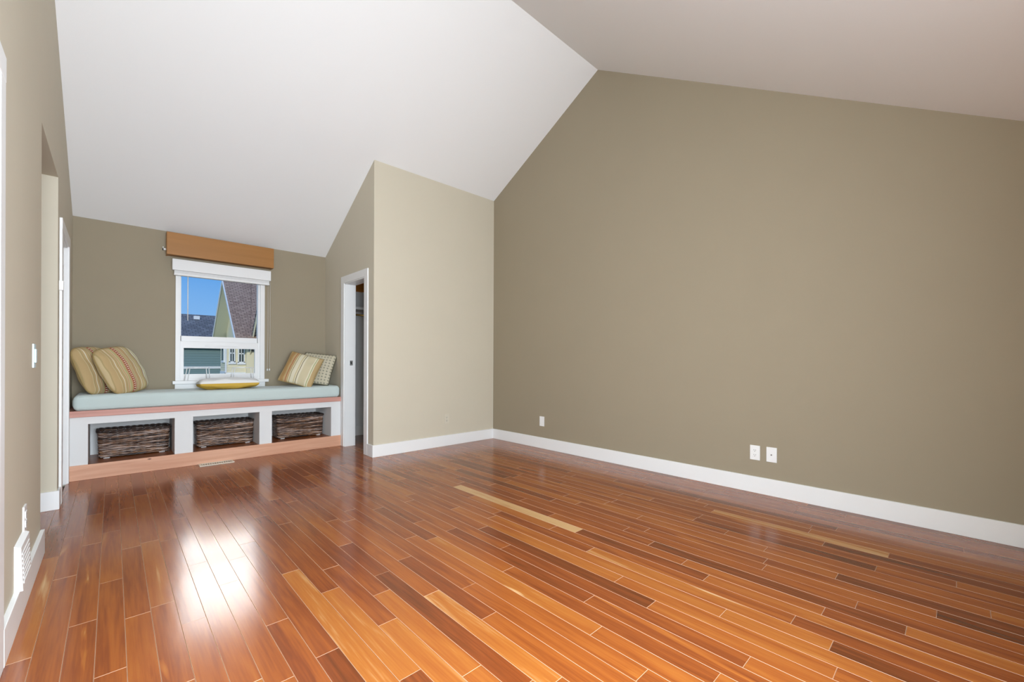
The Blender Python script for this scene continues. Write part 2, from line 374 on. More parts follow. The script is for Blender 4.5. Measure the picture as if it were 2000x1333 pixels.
# near left door (door_2) and far left door (door_3)
def side_door(name, y0, y1, ztopp, cw, xf):
    d = thing(name, None, None, (XL, (y0 + y1) / 2, 0)); d['kind'] = 'structure'
    for a, b in ((y0 - cw, y0), (y1, y1 + cw)): obj('casing', boxes([(XL - .002, xf, a, b, 0, ztopp)], bev=0.003), TRIM, d)
    obj('head_casing', boxes([(XL - .002, xf + .001, y0 - cw, y1 + cw, ztopp - .002, ztopp + cw)], bev=0.003), TRIM, d)
    for a, b in ((y0 - .008, y0 + .012), (y1 - .012, y1 + .008)): obj('jamb', boxes([(XL - T, XL + .001, a, b, 0, ztopp)]), TRIM, d)
    obj('head_jamb', boxes([(XL - T, XL + .001, y0, y1, ztopp - .014, ztopp + .006)]), TRIM, d)
    s = obj('door_slab', boxes([(XL - .055, XL - .02, y0 + .013, y1 - .013, .004, ztopp - .016)], bev=0.002), TRIM, d)
    ym = (y0 + y1) / 2
    for z0, z1 in ((0.2, 0.9), (1.05, 1.82)):
        obj('panel_moulding', boxes([(XL - .021, XL - .013, a, b, c, e_) for a, b, c, e_ in ((y0 + .12, y0 + .145, z0, z1), (y1 - .145, y1 - .12, z0, z1), (y0 + .12, y1 - .12, z0, z0 + .025), (y0 + .12, y1 - .12, z1 - .025, z1))], bev=0.002), TRIM, s)
    return d, s
d2, s2 = side_door('door_2', 1.33, 2.138, 1.985, 0.084, XL + 0.015)
d3, s3 = side_door('door_3', 4.53, 5.142, 1.992, 0.08, XL + 0.0145)
obj('hinge', boxes([(XL - .024, XL - .012, 2.1, 2.125, 1.7, 1.79)]), STEEL, s2)
o = obj('door_contact_sensor', boxes([(XL - .002, XL + .022, 4.425, 4.452, 1.545, 1.612)], bev=0.002), PLATE)
tag(o, 'small white box fixed to the door casing beside the hall opening', 'sensor')

# ------------------------------------------------------------------ window_1 over the seat
VINYL = mat('white_vinyl', (0.82, 0.82, 0.82), 0.35, 0.4)
w1 = thing('window_1', None, None, (0.91, YW, WZ0)); w1['kind'] = 'structure'
yc0, yc1 = YW - 0.018, YW + .002
obj('side_casing', boxes([(0.488, 0.53, yc0, yc1, 0.82, 2.06)], bev=0.002), VINYL, w1)
obj('side_casing', boxes([(1.288, 1.335, yc0, yc1, 0.82, 2.06)], bev=0.002), VINYL, w1)
obj('head_casing', boxes([(0.488, 1.335, yc0 - .001, yc1, 2.02, 2.11)], bev=0.002), VINYL, w1)
obj('sill', boxes([(0.462, 1.372, YW - 0.055, YW + 0.03, 0.786, 0.82)], bev=0.003), VINYL, w1)
obj('apron', boxes([(0.484, 1.340, YW - 0.02, YW + .002, 0.69, 0.788)], bev=0.002), VINYL, w1)
fy0, fy1 = YW + 0.002, YW + 0.075
obj('frame', boxes([(0.513, 0.533, fy0, fy1, 0.82, 2.05), (1.268, 1.307, fy0, fy1, 0.82, 2.05), (0.533, 1.268, fy0, fy1, 1.99, 2.05), (0.533, 1.268, fy0, fy1, 0.818, 0.842)]), VINYL, w1)
us = obj('upper_sash', boxes([(0.529, 0.541, YW + .035, YW + .065, 1.20, 2.0), (1.266, 1.276, YW + .035, YW + .065, 1.20, 2.0), (0.53, 1.275, YW + .035, YW + .065, 1.235, 1.308), (0.53, 1.275, YW + .035, YW + .065, 1.985, 2.0)]), VINYL, w1)
obj('pane', boxes([(0.54, 1.267, YW + .048, YW + .052, 1.305, 1.988)]), GLASS, us)
ls = obj('lower_sash', boxes([(0.531, 0.562, YW + .006, YW + .034, 0.842, 1.25), (1.236, 1.270, YW + .006, YW + .034, 0.842, 1.25), (0.56, 1.238, YW + .006, YW + .034, 1.176, 1.25), (0.56, 1.238, YW + .006, YW + .034, 0.842, 0.89)], bev=0.002), VINYL, w1)
obj('pane', boxes([(0.558, 1.240, YW + .018, YW + .022, 0.885, 1.18)]), GLASS, ls)
obj('sash_lift', boxes([(0.75, 1.06, YW - .002, YW + .007, 1.200, 1.212)], bev=0.002), VINYL, ls)

# window_2 behind the camera
w2 = thing('window_2', None, None, (0.42, YB, 0.25)); w2['kind'] = 'structure'
obj('frame', boxes([(-0.2, -0.14, YB - .1, YB - .03, 0.25, 2.25), (0.99, 1.05, YB - .1, YB - .03, 0.25, 2.25), (-0.14, 0.99, YB - .1, YB - .03, 0.25, 0.31), (-0.14, 0.99, YB - .1, YB - .03, 2.19, 2.25)]), TRIM, w2)
obj('pane', boxes([(-0.14, 0.99, YB - .07, YB - .066, 0.31, 2.19)]), GLASS, w2)
obj('added_blind', boxes([(-0.2, 1.05, YB - .02, YB - .012, 0.25, 2.25)]), TRIM, w2)  # opaque blind, added to keep the sun out of the room

# window added in the unseen left wall beside the camera, with shut blind
w3 = thing('added_window_3', None, None, (XL, 0.75, 0.1)); w3['kind'] = 'structure'
obj('frame', boxes([(XL - .1, XL - .03, 0.33, 0.38, -0.1, 2.1), (XL - .1, XL - .03, 1.12, 1.17, -0.1, 2.1), (XL - .1, XL - .03, 0.38, 1.12, 2.04, 2.1), (XL - .1, XL - .03, 0.38, 1.12, -0.1, 0.12)]), TRIM, w3)
obj('pane', boxes([(XL - .07, XL - .066, 0.38, 1.12, 0.12, 2.04)]), GLASS, w3)
obj('added_blind', boxes([(XL - .02, XL - .012, 0.33, 1.17, -.1, 2.1)]), TRIM, w3)

# ------------------------------------------------------------------ window seat
bench = thing('window_bench', 'white built-in window seat with pine trim and three open niches', 'bench', (0.89, 5.5, 0))
BF, BBk = 5.2313, YW - 0.002
BL, BR = XL + .001, XC - .001
obj('kickboard', boxes([(XL + .001, XC - .001, BF - .014, BF + .006, 0, 0.130)], bev=0.002), PINE, bench)
obj('niche_floor', boxes([(BL, BR, BF + .006, BBk, 0.0, 0.124)]), NICHEW, bench)
for a, b in ((BL, -0.155), (0.440, 0.583), (1.163, 1.284), (1.926, BR)):
    obj('upright', boxes([(a, b, BF, BBk - .02, 0.1235, 0.482)], bev=0.0), BENCHW, bench)
obj('header', boxes([(BL, BR, BF, BBk, 0.482, 0.548)]), BENCHW, bench)
obj('back_panel', boxes([(BL, BR, BBk - .02, BBk, 0.1235, 0.484)]), BENCHW, bench)
obj('seat_board', boxes([(BL, BR, BF - .018, BBk, 0.546, 0.600)], bev=0.003), PINKPINE, bench)

# ------------------------------------------------------------------ seat cushion
FAB = mat('pale_aqua_fabric', (0.56, 0.645, 0.625), 0.9, 0.1, vary=0.05, scale=5, bump=0.25, bscale=420, sheen=0.3)
def rbox(bm, x0, x1, y0, y1, z0, z1, r, seg=4, nx=40, sag=0.0):
    """soft slab: rounded section swept along x with rounded ends"""
    def sect(k):
        pts = []
        for cxx, czz, a0 in ((y1 - r, z1 - r, 0), (y0 + r, z1 - r, 90), (y0 + r, z0 + r, 180), (y1 - r, z0 + r, 270)):
            for i in range(seg + 1):
                a = math.radians(a0 + 90 * i / seg); pts.append((cxx + r * math.cos(a), czz + r * math.sin(a)))
        ym, zm = (y0 + y1) / 2, (z0 + z1) / 2
        return [(ym + (p[0] - ym) * k[0], zm + (p[1] - zm) * k[1]) for p in pts]
    xs = [(x0, (1 - 2 * r / (y1 - y0), 0.35)), (x0 + .25 * r, (1 - .8 * r / (y1 - y0), 0.72)), (x0 + .6 * r, (1 - .3 * r / (y1 - y0), 0.92))]
    xs += [(x0 + r + (x1 - x0 - 2 * r) * i / nx, (1, 1)) for i in range(nx + 1)]
    xs += [(x0 + x1 - a, k) for a, k in reversed(xs[:3])]
    rings = []
    for xi, (xx, k) in enumerate(xs):
        rings.append([bm.verts.new((xx, y, z + (sag * math.sin(xx * 7.3) * 0.6 + sag * math.sin(xx * 3.1 + 1)) * (1 if z > (z0 + z1) / 2 else 0))) for y, z in sect(k)])
    n = len(rings[0])
    for A, B in zip(rings[:-1], rings[1:]):
        for i in range(n): bm.faces.new((A[i], A[(i + 1) % n], B[(i + 1) % n], B[i]))
    bm.faces.new(rings[0]); bm.faces.new(rings[-1][::-1])
CZ = 0.735
cu = thing('seat_cushion', 'long pale aqua cushion laid along the window seat', 'cushion', (0.89, 5.5, 0.6))
obj('cover', one(rbox, -0.252, 2.034, 5.222, YW - .004, 0.599, CZ, 0.035, 5, 48, 0.002), FAB, cu, smooth=True)
bm = bmesh.new()
tube(bm, [(-0.21 + 2.2 * i / 60, 5.229, CZ - 0.018 + 0.0012 * math.sin(i * .7)) for i in range(61)], 0.0035, 6)
tube(bm, [(-0.21 + 2.2 * i / 60, 5.228, 0.616) for i in range(61)], 0.0035, 6)
obj('piping', bm, FAB, cu, smooth=True)

# ------------------------------------------------------------------ pillows
def stripe_mat(name, stops, period, dotted=True):
    m = bpy.data.materials.new(name); m.use_nodes = True; t = m.node_tree; b = t.nodes['Principled BSDF']
    c = t.nodes.new('ShaderNodeTexCoord'); s = t.nodes.new('ShaderNodeSeparateXYZ'); t.links.new(c.outputs['Object'], s.inputs[0])
    fx = math_node(t, 'FRACT', math_node(t, 'ADD', math_node(t, 'DIVIDE', s.outputs[0], period), 10.37))
    r = ramp(t, stops, 'CONSTANT'); t.links.new(fx, r.inputs[0]); col = r.outputs[0]
    if dotted:      # a woven red and white dotted line inside one band
        fy = math_node(t, 'FRACT', math_node(t, 'MULTIPLY', s.outputs[1], 55))
        inb = math_node(t, 'MULTIPLY', math_node(t, 'GREATER_THAN', fx, 0.300), math_node(t, 'LESS_THAN', fx, 0.345))
        k = math_node(t, 'MULTIPLY', inb, math_node(t, 'GREATER_THAN', fy, 0.45))
        mx = t.nodes.new('ShaderNodeMix'); mx.data_type = 'RGBA'; mx.inputs[7].default_value = (0.35, 0.06, 0.035, 1)
        t.links.new(k, mx.inputs[0]); t.links.new(col, mx.inputs[6]); col = mx.outputs[2]
    n = t.nodes.new('ShaderNodeTexNoise'); n.inputs['Scale'].default_value = 300; t.links.new(c.outputs['Object'], n.inputs['Vector'])
    bp = t.nodes.new('ShaderNodeBump'); bp.inputs['Strength'].default_value = 0.3; bp.inputs['Distance'].default_value = 0.002
    t.links.new(n.outputs['Fac'], bp.inputs['Height']); t.links.new(bp.outputs[0], b.inputs['Normal'])
    t.links.new(col, b.inputs['Base Color']); b.inputs['Roughness'].default_value = 0.85; b.inputs['Specular IOR Level'].default_value = 0.15
    return m
TAN, OLV, CRM, RED, NAVY, GRN, BRN = (0.50, 0.36, 0.18), (0.36, 0.31, 0.15), (0.72, 0.66, 0.50), (0.40, 0.09, 0.05), (0.06, 0.07, 0.09), (0.40, 0.42, 0.20), (0.42, 0.25, 0.10)
LT, DT = (0.56, 0.44, 0.25), (0.42, 0.32, 0.155)
STR1 = stripe_mat('olive_striped_fabric', [(0, TAN), (.035, LT), (.05, DT), (.07, TAN), (.10, CRM), (.115, TAN), (.15, DT), (.165, LT), (.19, (0.50, 0.26, 0.14)), (.20, LT), (.23, GRN), (.245, TAN), (.285, RED), (.30, CRM), (.345, RED), (.36, LT), (.40, DT), (.415, LT), (.46, (0.50, 0.26, 0.14)), (.47, TAN), (.53, CRM), (.55, DT), (.565, LT), (.62, GRN), (.635, TAN), (.68, NAVY), (.692, CRM), (.74, GRN), (.76, CRM), (.83, LT), (.90, DT), (.92, TAN)], 0.40)
STR2 = stripe_mat('tan_striped_fabric', [(0, BRN), (.08, TAN), (.13, RED), (.145, TAN), (.20, CRM), (.22, OLV), (.24, CRM), (.33, (.6, .5, .3)), (.36, CRM), (.38, (.20, .16, .08)), (.395, CRM), (.44, (.62, .54, .36)), (.62, CRM), (.65, GRN), (.67, CRM), (.69, TAN), (.80, BRN), (.86, TAN)], 0.46, dotted=False)
def motif_mat():
    m = bpy.data.materials.new('cream_motif_fabric'); m.use_nodes = True; t = m.node_tree; b = t.nodes['Principled BSDF']
    c = t.nodes.new('ShaderNodeTexCoord'); s = t.nodes.new('ShaderNodeSeparateXYZ'); t.links.new(c.outputs['Object'], s.inputs[0])
    def cell(v, k): return math_node(t, 'ABSOLUTE', math_node(t, 'SUBTRACT', math_node(t, 'FRACT', math_node(t, 'ADD', math_node(t, 'MULTIPLY', v, k), 10.5)), 0.5))
    ax, ay = cell(s.outputs[0], 27), cell(s.outputs[1], 27)
    plus = math_node(t, 'LESS_THAN', math_node(t, 'MULTIPLY', ax, ay), 0.016)
    near = math_node(t, 'LESS_THAN', math_node(t, 'MAXIMUM', ax, ay), 0.30)
    k = math_node(t, 'MULTIPLY', plus, near)
    mx = t.nodes.new('ShaderNodeMix'); mx.data_type = 'RGBA'; mx.inputs[6].default_value = (0.56, 0.51, 0.38, 1); mx.inputs[7].default_value = (0.25, 0.24, 0.19, 1)
    t.links.new(k, mx.inputs[0]); t.links.new(mx.outputs[2], b.inputs['Base Color']); b.inputs['Roughness'].default_value = 0.85
    return m
MOTIF = motif_mat()
PIPE_D = mat('dark_olive_piping', (0.085, 0.08, 0.05), 0.8, 0.2)
PIPE_T = mat('tan_piping', (0.36, 0.26, 0.11), 0.8, 0.2)
WHITEF = mat('white_fabric', (0.80, 0.80, 0.78), 0.9, 0.1, bump=0.3, bscale=300)
YELF = mat('mustard_fabric', (0.62, 0.40, 0.075), 0.9, 0.1, bump=0.3, bscale=300)
PSH = (0.055, 0.0); PEX = 0.42
def pillow_pt(u, v, side, w, h, t, seed):
    bow, rc = PSH
    x = u * w / 2 * (1 - bow * (1 - v * v)); y = v * h / 2 * (1 - bow * (1 - u * u))
    q = 1 - rc * (u * v) ** 4; x *= q; y *= q
    k = max(0.0, (1 - u * u) * (1 - v * v)); z = side * t / 2 * k ** PEX
    z += side * 0.006 * math.sin(5 * u + 3 * v + seed) * math.cos(4 * v - 2 * u + 2 * seed) * min(1, 4 * k)
    rad = math.sqrt(u * u + v * v); z += side * 0.004 * math.sin(9 * math.atan2(v, u) + seed) * min(1, 6 * k) * rad
    return (x, y, z)
def pillow_half(bm, side, w, h, t, seed, n=26):
    G = [[bm.verts.new(pillow_pt(math.sin(math.pi / 2 * (2 * i / n - 1)), math.sin(math.pi / 2 * (2 * j / n - 1)), side, w, h, t, seed)) for j in range(n + 1)] for i in range(n + 1)]
    for i in range(n):
        for j in range(n): bm.faces.new((G[i][j], G[i + 1][j], G[i + 1][j + 1], G[i][j + 1]))
def pillow_edge(w, h, seed, n=24):
    P = []
    for a in range(4):
        for i in range(n):
            q = -1 + 2 * i / n
            u, v = ((q, -1), (1, q), (-q, 1), (-1, -q))[a]
            P.append(pillow_pt(u, v, 1, w, h, 0, seed))
    return P
def pillow(name, label, center, normal, up, w, h, t, front, back, pipe, seed):
    root = thing(name, label, 'pillow')
    zc = Vector(normal).normalized(); yv = Vector(up); yv = (yv - zc * yv.dot(zc)).normalized(); xc = yv.cross(zc)
    m = Matrix.Identity(4)
    for k in range(3): m[k][0], m[k][1], m[k][2], m[k][3] = xc[k], yv[k], zc[k], center[k]
    root.matrix_world = m
    if front is back:
        bm = bmesh.new(); pillow_half(bm, 1, w, h, t, seed); pillow_half(bm, -1, w, h, t, seed + 1); bmesh.ops.remove_doubles(bm, verts=bm.verts, dist=1e-5)
        obj('cover', bm, front, root, smooth=True, local=True)
    else:
        obj('top_cover', one(pillow_half, 1, w, h, t, seed), front, root, smooth=True, local=True)
        obj('bottom_cover', one(pillow_half, -1, w, h, t, seed + 1), back, root, smooth=True, local=True)
    if pipe: obj('piping', one(tube, pillow_edge(w, h, seed), 0.006, 6, True), pipe, root, smooth=True, local=True)
    return root
PSH = (-0.02, 0.13)
pillow('throw_pillow', 'olive striped throw pillow leaning on the side wall in the seat corner', (-0.112, 5.47, 0.945), (0.74, -0.58, 0.33), (-0.22, 0.1, 0.95), 0.36, 0.44, 0.15, STR1, STR1, PIPE_T, 1.3)
pillow('throw_pillow', 'olive striped throw pillow leaning on the other striped pillow in the seat corner', (0.062, 5.405, 0.95), (0.66, -0.64, 0.38), (-0.33, 0.1, 0.9), 0.40, 0.44, 0.155, STR1, STR1, PIPE_T, 4.1)
PSH = (0.05, 0.03)
pillow('throw_pillow', 'cream throw pillow with grey crosses and dark piping against the closet wall', (1.842, 5.48, 0.942), (-0.58, -0.70, 0.42), (0.28, 0.16, 0.93), 0.40, 0.41, 0.13, MOTIF, MOTIF, PIPE_D, 2.2)
pillow('throw_pillow', 'tan and cream striped throw pillow in front of the grey-crossed pillow', (1.64, 5.41, 0.935), (-0.46, -0.77, 0.44), (0.40, 0.12, 0.9), 0.39, 0.40, 0.14, STR2, STR2, PIPE_T, 3.7)
PSH = (0.03, 0.05); PEX = 0.27
pillow('lumbar_pillow', 'flat oblong pillow, white above and mustard below, lying under the window', (0.915, 5.455, 0.793), (0.0, 0.05, 1), (0, 1, 0), 0.555, 0.30, 0.125, WHITEF, YELF, None, 5.2)

# ------------------------------------------------------------------ wicker baskets
def wicker_mat():
    m = bpy.data.materials.new('dark_wicker'); m.use_nodes = True; t = m.node_tree; b = t.nodes['Principled BSDF']
    c = t.nodes.new('ShaderNodeTexCoord'); mp = t.nodes.new('ShaderNodeMapping'); mp.inputs['Scale'].default_value = (3.5, 3.5, 75)
    t.links.new(c.outputs['Object'], mp.inputs[0]); n = t.nodes.new('ShaderNodeTexNoise'); n.inputs['Scale'].default_value = 1; n.inputs['Detail'].default_value = 3
    t.links.new(mp.outputs[0], n.inputs['Vector'])
    r = ramp(t, [(0.30, (0.015, 0.010, 0.010)), (0.40, (0.05, 0.027, 0.02)), (0.46, (0.13, 0.065, 0.04)), (0.51, (0.34, 0.16, 0.065)), (0.55, (0.62, 0.50, 0.45)), (0.60, (0.15, 0.085, 0.06)), (0.70, (0.05, 0.03, 0.025))])  # brown strand tones; the pale stop paints highlights into the weave
    t.links.new(n.outputs['Fac'], r.inputs[0]); t.links.new(r.outputs[0], b.inputs['Base Color'])
    b.inputs['Roughness'].default_value = 0.35; b.inputs['Specular IOR Level'].default_value = 0.6
    return m
WICK = wicker_mat()
WICKD = mat('dark_wicker_rim', (0.045, 0.028, 0.022), 0.4, 0.5, vary=0.5, scale=40)
def rrect(w, d, r, n):
    """n points evenly round a rounded rectangle"""
    segs = []; hw, hd = w / 2, d / 2
    per = 2 * (w - 2 * r) + 2 * (d - 2 * r) + 2 * math.pi * r
    P = []
    for i in range(n):
        s = per * i / n
        k = s
        parts = [('l', -hw + r, -hd, 1, 0, w - 2 * r), ('a', hw - r, -hd + r, -90), ('l', hw, -hd + r, 0, 1, d - 2 * r), ('a', hw - r, hd - r, 0), ('l', hw - r, hd, -1, 0, w - 2 * r), ('a', -hw + r, hd - r, 90), ('l', -hw, hd - r, 0, -1, d - 2 * r), ('a', -hw + r, -hd + r, 180)]
        for p in parts:
            L = p[5] if p[0] == 'l' else math.pi * r / 2
            if k <= L + 1e-9:
                if p[0] == 'l': P.append((p[1] + p[3] * k, p[2] + p[4] * k, p[4], -p[3]))
                else:
                    a = math.radians(p[3]) + k / r; P.append((p[1] + r * math.cos(a), p[2] + r * math.sin(a), math.cos(a), math.sin(a)))
                break
            k -= L
    return P
BW, BD, BHt = 0.52, 0.27, 0.255
def basket_meshes():
    ns, sub = 30, 6; n = ns * sub; rnd = random.Random(3); parts = {}
    bm = bmesh.new(); rows = 25
    for j in range(rows):
        z = 0.008 + (BHt - 0.03) * (j + 0.5) / rows; g = 1 + 0.035 * z / BHt
        pts = []
        ph = rnd.uniform(0, 6.28); rad = rnd.uniform(0.0042, 0.0054)
        for i, (x, y, nx, ny) in enumerate(rrect(BW - 0.02, BD - 0.02, 0.03, n)):
            q = math.cos(math.pi * (i / sub + j)) * 0.0024
            pts.append((x * g + nx * q, y * g + ny * q, z + 0.0026 * math.sin(i * 0.21 + ph) + 0.0015 * math.sin(i * 0.53 + 2 * ph)))
        tube(bm, pts, rad, 5, True)
    parts['weave'] = (bm, WICK)
    bm = bmesh.new()
    for x, y, nx, ny in rrect(BW - 0.02, BD - 0.02, 0.03, ns): tube(bm, [(x * .988, y * .982, 0.004), (x * 1.02, y * 1.015, BHt - 0.012)], 0.0028, 5)
    parts['stakes'] = (bm, WICKD)
    bm = bmesh.new()
    for ph in (0, math.pi):
        tube(bm, [(x * 1.035 + nx * .006 * math.cos(i * .55 + ph), y * 1.035 + ny * .006 * math.cos(i * .55 + ph), BHt - 0.010 + 0.006 * math.sin(i * .55 + ph)) for i, (x, y, nx, ny) in enumerate(rrect(BW - 0.015, BD - 0.015, 0.032, n))], 0.0078, 6, True)
    parts['rim'] = (bm, WICKD)
    bm = bmesh.new(); box(bm, -BW / 2 + .018, BW / 2 - .018, -BD / 2 + .018, BD / 2 - .018, 0.004, 0.014)
    parts['base'] = (bm, WICKD)
    return parts
def make_basket(label, loc, rz):
    b = thing('wicker_basket', label, 'basket', loc, 'wicker baskets in the seat niches'); b.rotation_euler.z = rz
    return b
basket0 = make_basket('dark wicker basket in the window seat niche beside the hall-side door', (0.160, 5.60, 0.127), 0.012)
kids = []
for nm, (bm, m_) in basket_meshes().items():
    o = obj(nm, bm, m_, basket0, local=True)
    if nm == 'weave': o['kind'] = 'stuff'
    kids.append(o)
FOOT = mat('pale_felt_foot', (0.55, 0.53, 0.52), 0.8)
fm = None
for a in (-1, 1):
    for b in (-1, 1):
        o = obj('foot', boxes([(a * .2 - .022, a * .2 + .022, b * .105 - .018, b * .105 + .018, -0.004, 0.006)], bev=0.002), FOOT, basket0, local=True); kids.append(o)
for label, loc, rz in (('dark wicker basket in the middle niche of the window seat', (0.903, 5.595, 0.127), -0.02), ('dark wicker basket in the window seat niche beside the closet doorway', (1.655, 5.575, 0.127), -0.015)):
    b = make_basket(label, loc, rz)
    for kx in kids:
        c_ = kx.copy(); COL.objects.link(c_); c_.parent = b

# ------------------------------------------------------------------ cornice and blind over the window
cz0, cz1, cyf = 2.150, 2.384, YW - 0.125
cor = thing('window_cornice', 'golden brown wooden cornice box above the window', 'cornice', (0.905, YW, cz0))
obj('front_board', boxes([(0.406, 1.405, cyf, cyf + .018, cz0, cz1)], bev=0.002), CORN, cor)
for a, b in ((0.406, 0.424), (1.387, 1.405)): obj('side_board', boxes([(a, b, cyf + .017, YW + .002, cz0, cz1)]), CORN, cor)
obj('bottom_board', boxes([(0.42, 1.39, cyf + .016, YW + .002, cz0 + .003, cz0 + .014)]), CORN, cor)
obj('top_board', boxes([(0.42, 1.39, cyf + .016, YW + .002, cz1 - .04, cz1 - .022)]), CORN, cor)
BLW = mat('white_blind', (0.80, 0.80, 0.80), 0.5, 0.3)
BLK = mat('dark_cord', (0.05, 0.04, 0.04), 0.7)
bl = thing('window_blind', 'white blind drawn up at the window head with wand and cords', 'blind', (0.92, YW, 1.96))
obj('headrail', boxes([(0.455, 1.385, YW - 0.085, YW - .0175, 2.000, 2.118)], bev=0.003), BLW, bl)
for i in range(6): obj('slat', boxes([(0.472, 1.368, YW - .076, YW - .022, 1.966 + i * .0055, 1.9705 + i * .0055)]), BLW, bl)
obj('bottom_rail', boxes([(0.470, 1.370, YW - .078, YW - .020, 1.948, 1.966)], bev=0.002), BLW, bl)
obj('wand', one(tube, [(0.590, YW - .05, 1.966), (0.590, YW - .046, 1.472)], 0.0045, 8), BLW, bl)
obj('cord', one(tube, [(1.185, YW - .05, 1.955), (1.183, YW - .045, 1.42)], 0.0014, 6), BLK, bl)
for k, (xa, zb) in enumerate(((1.362, 0.945), (1.385, 0.945))):
    cr = obj('cord', one(tube, [(xa, YW - .045, 2.0), (xa + .004, YW - .03, 1.4), (xa, YW - .028, zb)], 0.0014, 6), BLW, bl)
    obj('tassel', one(tube, [(xa, YW - .028, zb), (xa, YW - .028, zb - .008), (xa, YW - .028, zb - .028)], [0.003, 0.007, 0.008], 10), PLATE, cr)
obj('cord_bracket', boxes([(0.380, 0.408, YW - .03, YW + .002, 2.205, 2.222), (0.380, 0.386, YW - .03, YW + .002, 2.205, 2.24)]), BLW, bl)

# white tubular stands on the sill
WIRE = mat('white_enamel', (0.82, 0.82, 0.82), 0.35, 0.5)
def stand(x0, x1, label):
    st = thing('wire_stand', label, 'stand', ((x0 + x1) / 2, YW - .027, 0.82))
    zt_, yn, yf = 0.958, YW - .046, YW - .008
    for xx, dx in ((x0, -0.02), (x1, 0.008)):
        for y in (yn, yf):
            xo = xx + (0.03 if y == yf else 0)
            obj('leg', one(tube, [(xo, y, zt_), (xo + dx, y, 0.821)], 0.0042, 8), WIRE, st)
    for y, o_ in ((yn, 0), (yf, 0.03)): obj('rail', one(tube, [(x0 + o_, y, zt_), (x1 + o_, y, zt_)], 0.0042, 8), WIRE, st)
    for xx in (x0, x1): obj('crossbar', one(tube, [(xx, yn, zt_), (xx + .03, yf, zt_)], 0.0042, 8), WIRE, st)
    bm = bmesh.new(); disc(bm, (x0 + .06, yn, zt_), (0, 0, 1), 0.007, 0.009); obj('knob', bm, WIRE, st)
stand(0.585, 0.755, 'white wire stand on the sill before the green siding')
stand(1.005, 1.185, 'white wire stand on the sill before the cream siding')

# ------------------------------------------------------------------ outlets, switch, registers
def plate(name, label, cat, axis, c, w=0.072, h=0.116, sgn=-1, m=PLATE, kind='duplex'):
    """wall plate; axis 'x' on a wall facing +-x, 'y' on a wall facing -y"""
    t = thing(name, label, cat, c)
    def bx(a0, a1, z0, z1, d0, d1, bev=0.0):
        if axis == 'x': return boxes([(c[0] + sgn * d0, c[0] + sgn * d1, c[1] + a0, c[1] + a1, c[2] + z0, c[2] + z1)], bev)
        return boxes([(c[0] + a0, c[0] + a1, c[1] + sgn * d0, c[1] + sgn * d1, c[2] + z0, c[2] + z1)], bev)
    obj('cover_plate', bx(-w / 2, w / 2, -h / 2, h / 2, -0.002, 0.006, 0.0015), m, t)
    if kind == 'duplex':
        for zc in (-0.0195, 0.0195):
            s = obj('socket', bx(-.0165, .0165, zc - .0145, zc + .0145, 0.005, 0.0085, 0.001), m, t)
            for a in (-.0065, .0065): obj('slot', bx(a - .0011, a + .0011, zc - .004, zc + .006, 0.0082, 0.0088), SLOT, s)
            obj('ground_hole', bx(-.0022, .0022, zc - .011, zc - .0065, 0.0082, 0.0088), SLOT, s)
        obj('screw', bx(-.002, .002, -.002, .002, 0.0055, 0.0075), m, t)
    elif kind == 'decora':
        s = obj('socket', bx(-.0165, .0165, -.0335, .0335, 0.005, 0.0075, 0.001), m, t)
        for zc in (-.016, .022):
            for a, z_ in ((-.0065, zc), (.0065, zc)): obj('slot', bx(a - .0012, a + .0012, z_ - .004, z_ + .004, 0.0073, 0.0079), SLOT, s)
            obj('ground_hole', bx(-.0024, .0024, zc - .013, zc - .0085, 0.0073, 0.0079), SLOT, s)
    elif kind == 'coax':
        s = bmesh.new(); nrm = (sgn, 0, 0) if axis == 'x' else (0, sgn, 0); disc(s, Vector(c) + Vector(nrm) * .005, nrm, 0.0055, 0.006, 12); so = obj('jack', s, STEEL, t)
        s = bmesh.new(); disc(s, Vector(c) + Vector(nrm) * .0108, nrm, 0.003, 0.0008, 10); obj('jack_hole', s, SLOT, so)
        for zz in (-.042, .042): obj('screw', bx(-.002, .002, zz - .002, zz + .002, 0.0055, 0.007), m, t)
    elif kind == 'blank':
        for zz in (-.030, .030): obj('screw', bx(-.002, .002, zz - .002, zz + .002, 0.0055, 0.007), m, t)
    elif kind == 'switch':
        obj('rocker', bx(-.0165, .0165, -.033, .033, 0.005, 0.0115, 0.002), m, t)
    return t
plate('wall_outlet', 'white blank wall plate on the taupe wall near the room corner', 'wall plate', 'x', (XR, 3.452, 0.324), kind='blank')
plate('wall_outlet', 'white duplex outlet on the taupe wall beside the cable plate', 'outlet', 'x', (XR, 1.132, 0.320), kind='decora')
plate('cable_outlet', 'white cable jack plate on the taupe wall beside the duplex outlet', 'wall plate', 'x', (XR, 1.014, 0.321), kind='coax')
plate('wall_outlet', 'beige outlet blending into the beige closet wall', 'outlet', 'y', (2.997, YC, 0.330), m=PLATEB, kind='duplex')
plate('light_switch', 'light switch with pale blue rocker plate on the beige wall by the hall', 'switch', 'x', (XL, 3.085, 1.065), sgn=1, m=BLUEW, kind='switch', h=0.115)
plate('wall_outlet', 'white outlet above the wall register on the beige wall', 'outlet', 'x', (XL, 2.80, 0.352), sgn=1, kind='duplex')

rg = thing('wall_register', 'white box register standing on the baseboard of the beige wall', 'register', (XL, 2.67, 0.128))
bm = bmesh.new(); prism(bm, [(XL - .002, 0.127), (XL + .024, 0.127), (XL + .018, 0.298), (XL - .002, 0.310)], 'y', 2.555, 2.785); obj('housing', bm, PLATE, rg)
for i in range(7):
    z = 0.150 + i * .019; obj('louver', boxes([(XL + .015, XL + .0255 - i * .0007, 2.575, 2.765, z, z + .008)]), PLATE, rg)

